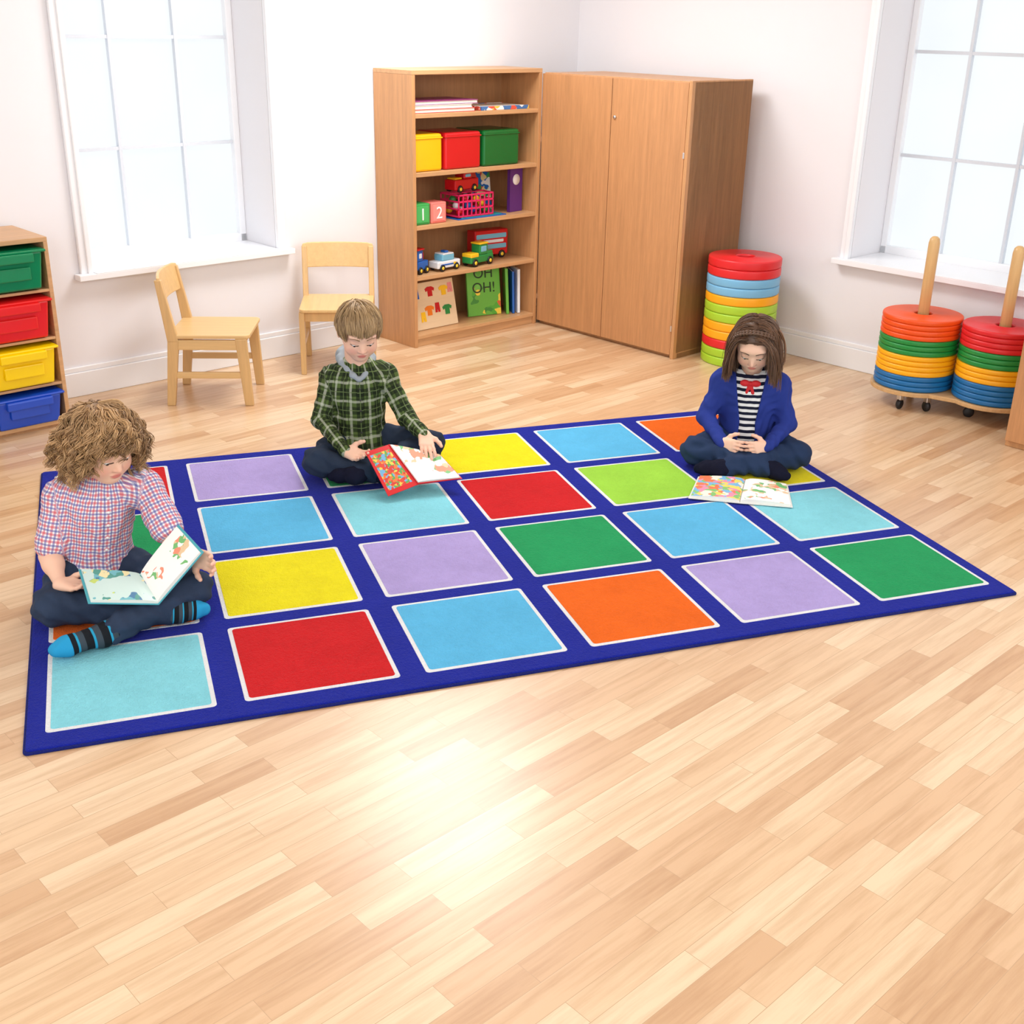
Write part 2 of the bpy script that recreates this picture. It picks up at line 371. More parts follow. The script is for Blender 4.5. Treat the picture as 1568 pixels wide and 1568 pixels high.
for k in range(25):
    a=ang+math.radians(50)+math.radians(260)*k/24; P.append(cA+.197*np.array([math.cos(a),math.sin(a)]))
for k in range(25):
    a=ang+math.pi+math.radians(50)+math.radians(260)*k/24; P.append(cB+.197*np.array([math.cos(a),math.sin(a)]))
plate('base_board',[tuple(p) for p in P],.078,.098,ply,tro,.003)
for si,(c0,cols) in enumerate(((cA,['blue']*3+['yellow']*4+['green']*3+['dorange']*4),(cB,['blue']*4+['yellow']*3+['green']*3+['red']*4))):
    hh=.0245
    for i,c in enumerate(cols): lathe('disc_%d_%d'%(si,i),disc_profile(.04,.185,hh,.008),vm(c),tro,(c0[0],c0[1],.099+i*hh))
    lathe('peg_%d'%si,[(0,.09),(.026,.09),(.026,.77),(.022,.79),(.012,.80),(0,.802)],cw,tro,(c0[0],c0[1],0),24)
blk=M('black_rubber',(25,25,28),.5,.05)
for i,(dx,dy) in enumerate(((-.12,-.08),(-.02,-.15),(.12,-.28),(.25,-.43),(.08,.10),(.30,-.2))):
    lathe('caster_wheel_%d'%i,[(0,-.011),(.02,-.011),(.025,-.006),(.025,.006),(.02,.011),(0,.011)],blk,tro,(dx,dy,.025),20,rot=(math.pi/2,0,.5+i))
    boxes('caster_fork_%d'%i,[(dx-.012,dx+.012,dy-.014,dy+.014,.045,.078)],steel,tro,.003)
# ================================================= TOYS ON SHELVES
def sb(name,u,v,z): return empty(name,W(3.15+u,2.40+v,z),TH)
for cn,x0,x1 in (('yellow',.03,.225),('red',.245,.50),('green',.52,.79)):
    e=sb('storage_box',0,0,.9355); m=M('box_vinyl_'+cn,{'yellow':(250,190,10),'red':(205,25,30),'green':(10,105,45)}[cn],.25,.03,6,.5,.1,0,20)
    boxes('box_body',[(x0,x1,.03,.28,0,.19)],m,e,.012); boxes('box_lid_seam',[(x0-.002,x1+.002,.026,.284,.165,.172)],m,e,.003)
white=M('white_print',(250,250,250),.5,.01)
def text(s,size,loc,rot,mat,parent,name='printed_text'):
    cu=bpy.data.curves.new(name,'FONT'); cu.body=s; cu.size=size; cu.extrude=.0008; cu.align_x='CENTER'; cu.align_y='CENTER'; cu.materials.append(mat)
    o=bpy.data.objects.new(name,cu); link(o,parent); o.location=loc; o.rotation_euler=rot; return o
for s,x,c in (('1',.055+.03,(60,165,80)),('2',.17+.03,(240,130,120))):
    e=sb('number_block',x,.08,.6605); boxes('cube_body',[(-.053,.053,-.05,.05,0,.11)],M('block_'+s,c,.5,.02),e,.006)
    boxes('edge_panel',[(-.042,.042,-.053,-.049,.012,.098)],M('blockp_'+s,tuple(min(255,x+15) for x in c),.5,.02),e,.001)
    text(s,.09,(0,-.055,.052),(math.pi/2,0,0),white,e,'numeral')
def cyl(name,r,h,mat,parent,loc,rot): return lathe(name,[(0,-h/2),(r*.9,-h/2),(r,-h/2+.15*h),(r,h/2-.15*h),(r*.9,h/2),(0,h/2)],mat,parent,loc,20,rot=rot)
def vehicle(name,u,v,z,L,Wd,body,wr,wheels,yaw=0,cm=None):
    e=sb(name,u,v,z); e.rotation_euler=(0,0,TH+yaw)
    for i,(b,m) in enumerate(body): boxes('body_part_%d'%i,[b],m,e,.006)
    for i,wx in enumerate(wheels):
        for s in (-1,1):
            cyl('wheel_%d_%d'%(i,s+1),wr,.014,blk,e,(wx,s*Wd/2,wr),(math.pi/2,0,0)); cyl('hub_%d_%d'%(i,s+1),wr*.5,.017,M('hub_yellow',(250,215,60),.4,.02),e,(wx,s*Wd/2,wr),(math.pi/2,0,0))
    return e
tr_=M('toy_red',(200,20,30),.3,.02);tb=M('toy_blue',(30,100,190),.3,.02);tg=M('toy_green',(40,140,70),.3,.02);tw=M('toy_white',(235,240,245),.3,.02);ty=M('toy_yellow',(250,200,40),.3,.02);tk=M('toy_window',(120,190,220),.2,.03)
vehicle('toy_bus',.71,.20,.3905,.24,.08,[((-.12,.12,-.04,.04,.02,.165),tr_),((-.11,.11,-.042,.042,.055,.085),tk),((-.11,.11,-.042,.042,.115,.145),tk),((.112,.122,-.03,.03,.06,.14),tw),((-.09,.09,-.0425,.0425,.09,.11),tw)],.022,(-.07,.075),-.1)
vehicle('toy_truck',.52,.07,.3905,.2,.07,[((-.10,.10,-.035,.035,.018,.06),tg),((-.02,.05,-.033,.033,.06,.12),tg),((-.012,.04,-.035,.035,.075,.11),tk),((-.025,.055,-.036,.036,.118,.128),ty),((.05,.1,-.03,.03,.055,.075),tg),((-.1,-.03,-.036,.036,.05,.075),ty)],.022,(-.065,.065),.15)
vehicle('toy_police_car',.28,.08,.3905,.18,.075,[((-.09,.09,-.038,.038,.016,.055),tw),((-.05,.045,-.034,.034,.055,.09),tk),((-.045,.04,-.035,.035,.088,.096),tw),((-.015,.015,-.02,.02,.096,.108),tb),((-.07,.07,-.0395,.0395,.028,.042),tb),((.03,.06,-.0398,.0398,.026,.045),ty)],.019,(-.055,.055),.1)
vehicle('toy_train',.10,.09,.3905,.12,.07,[((-.05,.05,-.035,.035,.02,.07),tb),((-.05,.0,-.033,.033,.07,.13),tb),((-.058,.008,-.04,.04,.13,.14),tr_),((.02,.04,-.012,.012,.07,.11),tr_),((-.04,-.01,-.035,.035,.085,.115),tw)],.02,(-.03,.03),.3)
bkst=sb('toy_basket',.48,.12,.6705); pk=M('basket_pink',(225,40,100),.35,.02)
Lb=[]
for z in (.0,.04,.08,.115): Lb+=[(-.13,.13,-.08,-.072,z,z+.009),(-.13,.13,.072,.08,z,z+.009),(-.13,-.122,-.08,.08,z,z+.009),(.122,.13,-.08,.08,z,z+.009)]
for k in range(9):
    x=-.13+.2535*k/8; Lb+=[(x,x+.006,-.08,-.073,0,.12),(x,x+.006,.073,.08,0,.12)]
Lb+=[(-.13,.13,-.08,.08,0,.004)]
boxes('basket_weave',Lb,pk,bkst,.001)
for i in range(16):
    o=lathe('toy_ball_%d'%i,[(0,-.02)]+[(.02*math.cos(a),.02*math.sin(a)) for a in np.linspace(-1.3,1.3,7)]+[(0,.02)],[tr_,tb,ty,tg,tw][i%5],bkst,(-.095+.062*(i%4),-.045+.03*((i//4)%4),.028+.03*(i%3)),12)
boxes('handle',[(-.13,.13,-.004,.004,.118,.126)],pk,bkst,.002)
vehicle('toy_fire_engine',.44,.12,.80,.2,.08,[((-.10,.10,-.04,.04,.015,.07),tr_),((-.02,.05,-.035,.035,.07,.105),tr_),((-.01,.04,-.037,.037,.078,.098),tk),((-.09,-.03,-.03,.03,.07,.08),ty)],.02,(-.06,.06),.15)
def artmat(name,cols,scale=14,base=(250,245,235),amt=.6):
    t=NT(name); v=t.coord(); wv=t.noise(scale*.8,2,v); vv=t.n('ShaderNodeVectorMath',operation='ADD'); t.l(v,vv.inputs[0]); sc_=t.n('ShaderNodeVectorMath',operation='SCALE'); t.l(wv.outputs['Color'],sc_.inputs[0]); sc_.inputs['Scale'].default_value=1.2/scale; t.l(sc_.outputs[0],vv.inputs[1])
    vo=t.n('ShaderNodeTexVoronoi'); vo.inputs['Scale'].default_value=scale; t.l(vv.outputs[0],vo.inputs['Vector'])
    rp=t.n('ShaderNodeValToRGB'); rp.color_ramp.interpolation='CONSTANT'; cr=rp.color_ramp; n=len(cols)
    cr.elements[0].color=lin(cols[0]); cr.elements[1].position=1/n; cr.elements[1].color=lin(cols[1])
    for i in range(2,n): e=cr.elements.new(i/n); e.color=lin(cols[i])
    sp=t.n('ShaderNodeSeparateColor'); t.l(vo.outputs['Color'],sp.inputs[0]); t.l(sp.outputs[0],rp.inputs[0])
    n2=t.noise(scale*.35,2,v); f=t.math('GREATER_THAN',n2.outputs[0],1-amt)
    t.l(t.mix(f,lin(base),rp.outputs[0]),t.b.inputs['Base Color']); t.set(Roughness=.35); return t.m
pagem=M('paper_edge',(240,238,230),.7,.03)
def ubook(u,v,z,w,h,th,mat,lean=0,yaw=0,txt=None,tcol=None,ts=.07):
    e=sb('picture_book',u,v,z); e.rotation_euler=(lean,0,TH+yaw)
    boxes('cover',[(0,w,0,.003,0,h),(0,w,th-.003,th,0,h),(0,.004,0,th,0,h)],mat,e,.001); boxes('pages',[(.004,w-.004,.003,th-.003,.003,h-.003)],pagem,e)
    if txt: text(txt,ts,(w/2,-.0015,h*.72),(math.pi/2,0,0),tcol,e,'title')
    return e
purple=M('book_purple',(95,45,130),.35,.04)
e=ubook(.77,.08,.6605,.11,.25,.02,purple,0,.1)
lathe('cover_emblem',[(0,0),(.03,0),(.03,.002),(0,.002)],white,e,(.055,0,.18),20,rot=(math.pi/2,0,0))
ubook(.615,.225,.6605,.15,.25,.012,artmat('book_art_blue',[(40,110,190),(60,160,90),(240,220,160),(230,80,60)],30),-.12)
e=sb('flat_books',.34,.03,.6605); boxes('lower_book',[(0,.36,0,.17,0,.005)],tb,e,.001); boxes('upper_book',[(.03,.33,.01,.165,.005,.0098)],M('book_teal',(40,150,150),.4,.03),e,.001)
ubook(.03,.04,.0655,.02,.30,.2,M('book_darkred',(170,30,35),.4,.03),0,.0)
pz=sb('puzzle_board',.06,.08,.0675); pz.rotation_euler=(-.22,0,TH+.02)
boxes('board',[(0,.33,0,.012,0,.26)],wood('ply_light',(240,214,175),'x',.5,.9),pz,.002)
def flatpoly(name,pts,mat,parent,y=-.003):
    n=len(pts); vs=[(x,y,z) for x,z in pts]+[(x,0.001,z) for x,z in pts]
    return mesh(name,vs,[tuple(range(n)),tuple(range(n,2*n))[::-1]]+[(i,i+n,(i+1)%n+n,(i+1)%n) for i in range(n)],mat,parent)
tee=[(-.018,-.03),(.018,-.03),(.018,.008),(.032,.0),(.038,.018),(.016,.03),(-.016,.03),(-.038,.018),(-.032,0),(-.018,.008)]
trs=[(-.02,-.03),(-.004,-.03),(0,.0),(.004,-.03),(.02,-.03),(.016,.03),(-.016,.03)]
for i,(shp,x,z,m) in enumerate(((trs,.05,.20,tb),(tee,.15,.205,tr_),(tee,.25,.20,ty),(trs,.08,.07,ty),(tee,.13,.10,M('toy_orange',(245,130,30),.4)),(trs,.19,.11,tr_),(tee,.26,.09,tg),(trs,.30,.21,M('toy_pinkish',(240,150,150),.4)))):
    flatpoly('garment_%d'%i,[(x+a*.9,z+b*.9) for a,b in shp],m,pz)
gb=artmat('book_art_green',[(90,180,60),(120,200,80),(250,220,80),(230,110,60),(70,150,60)],22,(110,190,70),.45)
ubook(.53,.16,.0675,.22,.28,.012,gb,-.14,-.25,'OH\nOH!',M('title_dark',(30,60,25),.5),.085)
ubook(.775,.07,.0675,.14,.27,.018,gb,-.05,.95); ubook(.81,.06,.0675,.14,.25,.015,tb,-.03,1.05); ubook(.845,.05,.0675,.13,.26,.018,tw,-.02,1.15)
e=sb('book_pile',.03,.02,1.2305)
z=0
for i,(w_,c) in enumerate(((.42,(220,60,50)),(.40,(240,240,235)),(.44,(150,60,120)))):
    th=.02; boxes('book_cover_%d'%i,[(0,w_,0,.25,z,z+.003),(0,w_,0,.25,z+th-.003,z+th),(0,.004,0,.25,z,z+th)],M('pile_%d'%i,c,.4,.04),e,.001); boxes('book_pages_%d'%i,[(.004,w_-.004,.004,.246,z+.003,z+th-.003)],pagem,e); z+=th
ubook(.50,.03,1.2305,.36,.02,.22,artmat('book_art_mix',[(240,240,240),(230,90,70),(70,120,180),(240,200,80)],25)); 
# ================================================= PEOPLE
skinm=NT('skin'); a=skinm.n('ShaderNodeAttribute',attribute_name='tint'); skinm.l(a.outputs['Vector'],skinm.b.inputs['Base Color']); skinm.set(Roughness=.5); skinm.b.inputs['Subsurface Weight'].default_value=.1; skinm.b.inputs['Subsurface Radius'].default_value=(.02,.008,.004); skinm.b.inputs['Subsurface Scale'].default_value=.3
skinm.bump(skinm.noise(300,2,skinm.coord()).outputs[0],.05,.0005); skinm=skinm.m
SK=np.array(lin((240,196,170))[:3]); LIP=np.array(lin((202,104,98))[:3]); BL=np.array(lin((232,152,132))[:3])
def hairmat(name,d,l):
    t=NT(name); a=t.n('ShaderNodeAttribute',attribute_name='hc'); s=t.n('ShaderNodeSeparateXYZ'); t.l(a.outputs['Vector'],s.inputs[0])
    t.l(t.mix(s.outputs[0],lin(d),lin(l)),t.b.inputs['Base Color']); t.set(Roughness=.42); return t.m
def clothuv(name):
    t=NT(name); a=t.n('ShaderNodeAttribute',attribute_name='puv'); s=t.n('ShaderNodeSeparateXYZ'); t.l(a.outputs['Vector'],s.inputs[0])
    n=t.noise(450,2,t.coord()); t.set(Roughness=.85); t.b.inputs['Specular IOR Level'].default_value=.2; t.bump(n.outputs[0],.25,.001)
    return t,s.outputs[0],s.outputs[1]
def band(t,x,c,w):
    fr=t.math('FRACT',t.math('ADD',x,.5-c+30)); return t.math('LESS_THAN',t.math('ABSOLUTE',t.math('SUBTRACT',fr,.5)),w/2)
t,u,v=clothuv('shirt_check_red_blue'); c=lin((238,236,240))
for x,ce,w_,col,al in ((u,.25,.3,(205,50,72),.6),(v,.25,.3,(205,50,72),.6),(u,.75,.26,(50,72,160),.6),(v,.75,.26,(50,72,160),.6)):
    c=t.mix(t.math('MULTIPLY',band(t,x,ce,w_),al),c,lin(col))
t.l(c,t.b.inputs['Base Color']); shirt1=t.m
t,u,v=clothuv('shirt_plaid_green'); c=lin((84,104,54))
for x,ce,w_,col,al in ((u,.25,.42,(20,26,20),.7),(v,.25,.42,(20,26,20),.7),(u,.75,.13,(210,214,196),.42),(v,.75,.13,(210,214,196),.42),(u,.25,.05,(110,130,80),.7),(v,.25,.05,(110,130,80),.7),(u,.60,.04,(30,36,26),.7),(v,.90,.04,(30,36,26),.7)):
    c=t.mix(t.math('MULTIPLY',band(t,x,ce,w_),al),c,lin(col))
t.l(c,t.b.inputs['Base Color']); shirt2=t.m
t,u,v=clothuv('top_striped_navy'); t.l(t.mix(band(t,v,.5,.5),lin((240,240,240)),lin((25,28,50))),t.b.inputs['Base Color']); stripe=t.m
t,u,v=clothuv('sock_striped'); c=t.mix(band(t,v,.5,.5),lin((60,70,80)),lin((22,26,32))); c=t.mix(band(t,v,.2,.14),c,lin((40,150,190))); c=t.mix(t.math('GREATER_THAN',v,3.6),c,lin((40,150,200))); t.l(c,t.b.inputs['Base Color']); sock1=t.m
cardm=M('cardigan_blue',(44,60,140),.9,.08,12,.15,.4,0,400)
denim=M('denim_dark',(48,62,86),.85,.22,14,.2,.35,0,350); denim2=M('denim_navy',(42,54,74),.85,.2,14,.2,.35,0,350); denim3=M('jeans_blue',(38,56,88),.85,.18,14,.2,.35,0,350)
hoodm=M('hood_grey',(160,170,178),.9,.05,10,.15,.3,0,300); navysock=M('sock_navy',(24,26,44),.9,.1,10,.1,.3,0,300)
eyew=M('eye_white',(235,232,228),.2,.01); eyed=M('iris_dark',(50,40,35),.15,.05)
def J(p): return np.array([p[0],-p[1],p[2]],float)
def tintarr(n,c=SK): return np.tile(c,(n,1))
def bounds(pts,pad): pts=np.array(pts); return pts.min(0)-pad,pts.max(0)+pad
def hand_prims(Wp,d,nrm,side,hs=1.0,curl=(.35,.45,.35),tc=.3,spread=.05):
    Wp=np.array(Wp);d=un(d);n=np.array(nrm,float);n=un(n-d*(n@d));s=np.cross(d,n)*side
    pr=[];pts=[Wp]
    offs=(.0215,.0075,-.0075,-.0205); kd=(.054,.057,.054,.048)
    for o,k in zip(offs,kd):
        pr.append((cap(Wp+s*o*.45*hs,Wp+(d*k+s*o)*hs,.0135*hs,.0092*hs),.012*hs))
    pr.append((cap(Wp+(d*.01+s*.012)*hs,Wp+(d*.03+s*.022+n*.005)*hs,.013*hs,.010*hs),.012*hs))
    for i,(o,k,lf) in enumerate(zip(offs,kd,(.95,1.08,1.0,.78))):
        p=Wp+(d*k+s*o)*hs; th=0; jit=(i-1.5)*.06
        for ph,(L,c) in enumerate(zip((.026,.018,.015),curl)):
            th+=c+jit*(ph==0); dd=un(d*math.cos(th)+n*math.sin(th)+s*spread*(1.5-i)); q=p+dd*L*lf*hs
            r0=(.0074,.0066,.006)[ph]*hs*(.9 if i==3 else 1); pr.append((cap(p,q,r0,r0*.92),.0035)); p=q; pts.append(q)
    p=Wp+(d*.012+s*.016)*hs
    for L,a,r0 in ((.030,.95,.0105),(.022,.55,.0085),(.016,.3,.0076)):
        dd=un(d*math.cos(a)+s*math.sin(a)+n*tc); q=p+dd*L*hs; pr.append((cap(p,q,r0*hs,r0*.88*hs),.006)); p=q; pts.append(q)
    return pr,pts
def tube_uv(V,segs):
    best=np.full(len(V),1e9); out=np.zeros((len(V),3))
    for si,(a,b,rad,fw,N,per,v0) in enumerate(segs):
        a=np.array(a);b=np.array(b); ba=b-a; L=np.linalg.norm(ba); ax=ba/L
        q=V-a-np.outer((V-a)@ax,ax); hc=np.clip((V-a)@ax,0,L)
        d=np.linalg.norm(V-a-np.outer(hc,ax),axis=1)-rad
        f1=np.array(fw,float); f1=un(f1-ax*(f1@ax)); f2=np.cross(ax,f1)
        m=d<best; best[m]=d[m]
        if si==0: x=q@f2; uu=(x+np.sign(x)*np.clip(.075-q@f1,0,None)*np.clip(np.abs(x)/.05,0,1))/per+.25
        else: uu=(np.arctan2(q@f2,q@f1)/(2*math.pi)+.5)*N
        vv=((V-a)@ax)/per+v0
        out[m,0]=uu[m]; out[m,1]=vv[m]
    return out
def head(parent,name,c,F,up,s,neckbase,hp,mouth=0):
    F=un(F); X=un(np.cross(F,up)); Z=np.cross(X,F); Rm=np.stack([X,F,Z],1)
    nb=(np.array(neckbase)-c)@Rm/s
    pr=[(ell((0,-.012,.022),(.074,.088,.078)),.03),(ell((0,.022,-.03),(.059,.062,.068)),.03),(ell((0,.05,-.078),(.026,.026,.020)),.03),
        (ell((.034,.052,-.038),(.024,.022,.025)),.02),(ell((-.034,.052,-.038),(.024,.022,.025)),.02),
        (cap((0,.072,.002),(0,.091,-.028),.006,.0088),.012),(ell((.009,.084,-.031),(.006,.007,.0055)),.005),(ell((-.009,.084,-.031),(.006,.007,.0055)),.005),
        (ell((0,.079,-.0505),(.0185,.0075,.0042)),.004),(ell((0,.0785,-.0585),(.0155,.0078,.005)),.004),
        (ell((0,.068,.028),(.05,.014,.012)),.02),
        (cap((0,-.028,-.045),nb,.040,.040),.02),
        (cap((0,-.05,-.01),nb+np.array([0,-.012,0]),.045,.036),.03)]
    for sx_ in (-1,1):
        pr+=[(ell((sx_*.0735,-.008,-.008),(.008,.017,.027)),.006),(ell((sx_*.029,.0665,.0025),(.0155,.0135,.0115)),.004)]
    base=fold(pr)
    def Fh(P): 
        d=base(P)
        for sx_ in (-1,1):
            d=np.maximum(d,-ell((sx_*.079,-.002,-.006),(.005,.008,.014))(P))
        d=np.maximum(d,-(cap((-.013,.0885,-.0545),(.013,.0885,-.0545),.0022,.0022)(P)))
        return d
    V,Q=snets(Fh,(-.095,-.13,min(nb[2],-.1)-.02),(.095,.115,.115),.0024)
    T=tintarr(len(V)); 
    def blend(mask,colr):
        nonlocal T
        T=T*(1-mask[:,None])+colr*mask[:,None]
    ck=np.exp(-(((np.abs(V[:,0])-.036)/.018)**2+((V[:,2]+.034)/.017)**2))*(V[:,1]>.02); blend(ck*.5,BL)
    blend(np.exp(-((V[:,0]/.012)**2+((V[:,2]+.03)/.01)**2))*(V[:,1]>.06)*.3,BL)
    lp=np.clip(1.6-((V[:,0]/.0185)**2+((V[:,2]+.0545)/.0088)**2)*1.4,0,1)*(V[:,1]>.065); blend(lp*.85,LIP)
    blend(np.exp(-(((np.abs(V[:,0])-.029)/.014)**2+((V[:,2]-.008)/.009)**2))*(V[:,1]>.04)*.35,np.array(lin((205,140,120))[:3]))
    tl=lambda P:(np.asarray(P)*s)@Rm.T+c
    o=mesh(name+'_head',tl(V),Q,skinm,parent,smooth=True); attr(o,'tint',T)
    def sy(x,z):
        ys=np.linspace(.12,.0,240); P=np.stack([np.full(240,x),ys,np.full(240,z)],1).astype(np.float32); d=base(P); i=np.argmax(d<0); return ys[i]
    for k,sx_ in enumerate((-1,1)):
        for nm,rad,cc,mt in (('eyeball',.0125,(sx_*.029,.0668,-.0042),eyew),('iris',.0062,(sx_*.029,.0740,-.0085),eyed)):
            vs=[];fs=[]
            for i in range(9):
                for j in range(16):
                    a=math.pi*i/8;b=2*math.pi*j/16; vs.append(np.array(cc)+rad*np.array([math.sin(a)*math.cos(b),math.sin(a)*math.sin(b),math.cos(a)]))
            for i in range(8):
                for j in range(16): fs.append((i*16+j,i*16+(j+1)%16,(i+1)*16+(j+1)%16,(i+1)*16+j))
            mesh('%s_%s_%d'%(name,nm,k),tl(vs),fs,mt,parent,smooth=True)
        xs=np.linspace(.0145,.0435,9); u_=(xs-.029)/.0145
        P=[];
        for x,uu in zip(xs,u_):
            z=-.0035-.0035*(1-uu*uu); P.append((sx_*x,sy(sx_*x,z)+.0008,z))
        tubes('%s_lash_%d'%(name,k),np.array([tl(np.array(P))]),np.full((1,9),.0015*s),M('lash_dark',(60,40,32),.6,.05),parent,5)
        P=[]
        for x in np.linspace(.013,.047,9):
            uu=(x-.013)/.034; z=.021+.006*math.sin(math.pi*min(1,uu*1.1)*.75); P.append((sx_*x,sy(sx_*x,z)+.0003,z))
        tubes('%s_brow_%d'%(name,k),np.array([tl(np.array(P))]),np.linspace(.0024,.001,9)[None,:]*s,hp['browm'],parent,5)
    # ---------------- hair: guide locks, then strands clumped round each guide
    g=np.array([0,0,-1.0])@Rm; cc=np.array([0,-.012,.022]); Rr=np.array([.076,.090,.080])
    hl=hp.get('line',.058)
    def Fc(P):
        e=ell(cc,Rr+hp.get('capin',.004))(P)
        edge=(hl+ (P[:,1]-.06)*.95)-P[:,2]
        edge=np.maximum(edge,-.055-P[:,2])
        return np.maximum(e,np.where(P[:,1]>-.02,edge,np.minimum(edge,-.05-P[:,2])))
    V,Q=snets(Fc,(-.1,-.125,-.08),(.1,.1,.125),.004)
    o=mesh(name+'_hair_cap',tl(V),Q,hp['mat'],parent,smooth=True); attr(o,'hc',np.full((len(V),3),.25))
    ng=hp['ng']; D=rng.normal(size=(ng*5,3)); D/=np.linalg.norm(D,axis=1)[:,None]
    thr=np.where(D[:,1]>0,-.05+.62*D[:,1]**.8,-.05+.5*D[:,1]); thr=thr+hp.get('thr',0)
    D=D[D[:,2]>thr][:ng]; n=len(D); m=hp['m']
    p=cc+D*Rr; wh=un(hp['whorl'])
    if hp['style']=='part':
        side=np.where(D[:,0]-hp['partx']>0,1.0,-1.0); vel=np.stack([side,-.35*np.ones(n),np.zeros(n)],1)
    else: vel=D-wh*(D@wh)[:,None]
    vel-=D*(vel*D).sum(1)[:,None]; vel/=np.linalg.norm(vel,axis=1)[:,None]+1e-6
    front=np.clip(D[:,1],0,1); Ls=hp['len']*(1-hp['frontcut']*front)*(1+hp.get('lenvar',.1)*rng.uniform(-1,1,size=n))
    if 'lowcut' in hp: Ls=Ls*(1-hp['lowcut']*np.clip(1-(D[:,2]+.1)/1.0,0,1))
    lift=hp['lift'][0]+(hp['lift'][1]-hp['lift'][0])*rng.random(n)**1.2
    path=[p*1.0]; step=Ls/m; jit=rng.normal(size=(n,3))*hp['jit']
    for i in range(m-1):
        tt=(i+1)/m
        q=(p-cc)/Rr; r=np.linalg.norm(q,axis=1); nq=q/r[:,None]
        vel=vel*hp['stiff']+g*hp['grav']+jit*.3+nq*hp.get('out',.1)*(1-tt)
        near=r<1.0+lift+.05; vn=(vel*nq).sum(1); vel=np.where((near&(vn<0))[:,None],vel-nq*vn[:,None],vel)
        if hp.get('hug'): vn=(vel*nq).sum(1); vel=np.where((vn>0)[:,None],vel-nq*vn[:,None]*hp['hug'],vel)
        vel/=np.linalg.norm(vel,axis=1)[:,None]
        p=p+vel*step[:,None]
        q=(p-cc)/Rr; r=np.linalg.norm(q,axis=1); tgt=1+lift*min(1,tt*3); bad=r<tgt; p[bad]=(cc+q/r[:,None]*tgt[:,None]*Rr)[bad]
        if hp.get('window'):
            fw=np.clip(hp['window']-np.maximum(0,p[:,2]-hp['wz'])*1.6,0,.2); bad=(p[:,1]>-.01)&(np.abs(p[:,0])<fw)&(p[:,2]<.08)
            sg=np.where(p[:,0]>=0,1,-1); p[bad,0]=(sg*fw)[bad]
        fc=np.array([0,.022,-.03]); fr=np.array([.066,.07,.076]); q=(p-fc)/fr; r=np.linalg.norm(q,axis=1); bad=r<1.0; p[bad]=(fc+q/r[:,None]*fr)[bad]
        path.append(p*1.0)
    path=np.stack(path,1)
    rr_=np.linalg.norm((path-cc)/Rr,axis=2); ok=~((rr_>1.22+lift[:,None])&(path[:,:,2]>.07)).any(1)
    path=path[ok]; n=len(path); T0=np.linspace(0,1,m)[None,:,None]
    if hp['curl']>0:
        T=np.gradient(path,axis=1); T/=np.linalg.norm(T,axis=2,keepdims=True)+1e-9
        A=np.cross(T,[.3,.5,.8]);A/=np.linalg.norm(A,axis=2,keepdims=True)+1e-9;B=np.cross(T,A)
        ph=rng.random((n,1,1))*6.28; fr_=hp['turns']*(.7+.6*rng.random((n,1,1)))
        amp=hp['curl']*np.minimum(1,T0*2.0)*(.7+.6*rng.random((n,1,1))); path=path+amp*(A*np.cos(ph+fr_*6.283*T0)+B*np.sin(ph+fr_*6.283*T0))
    k=hp['per']; N=n*k
    P=np.repeat(path,k,0); off=rng.normal(size=(N,1,3)); off/=np.linalg.norm(off,axis=2,keepdims=True); off*=hp['spread']*rng.random((N,1,1))**.5
    P=P+off*(1-(1-hp['clump'])*T0**.8)
    P=P+rng.normal(size=(N,1,3))*hp.get('stray',.001)*T0**2
    q=(P-cc)/Rr; r=np.linalg.norm(q,axis=2,keepdims=True); P=np.where(r<1.02,cc+q/r*1.02*Rr,P)
    fx,fz=hp['face']; inface=(P[:,:,1]>hp.get('fy',.03))&(np.abs(P[:,:,0])<fx)&(P[:,:,2]<fz-.35*np.abs(P[:,:,0])*hp.get('arch',0))
    cut=np.maximum.accumulate(inface,axis=1); ln=(~cut).sum(1).clip(2,m)
    ti=np.arange(m)[None,:]/ln[:,None]
    rad=hp['r']*np.sqrt(np.clip(1-ti**3,0,1))*(.7+.5*rng.random((N,1))); rad=np.where(cut,0,rad)
    gc=rng.random(n); cv=np.clip(np.repeat(gc,k)*.6+rng.random(N)*.4,0,1)
    tubes(name+'_hair',tl(P.reshape(-1,3)).reshape(N,m,3),rad*s,hp['mat'],parent,4,cv)
    if hp.get('braid'):
        Pb=[]
        for i in range(15):
            a=-1.2+2.4*i/14
            for sgn in (0,1): Pb.append(np.array([.083*math.sin(a),.040*math.cos(a)+.006,.022+.087*math.cos(a)*.98])+np.array([0,.006*(1 if sgn else -1),0]))
        V,Q=snets(fold([(ell(x,(.008,.006,.0065)),.002) for x in Pb]),(-.11,-.05,-.05),(.11,.09,.14),.0025); o=mesh(name+'_braid',tl(V),Q,hp['mat'],parent,smooth=True); attr(o,'hc',np.full((len(V),3),.35))
    return tl
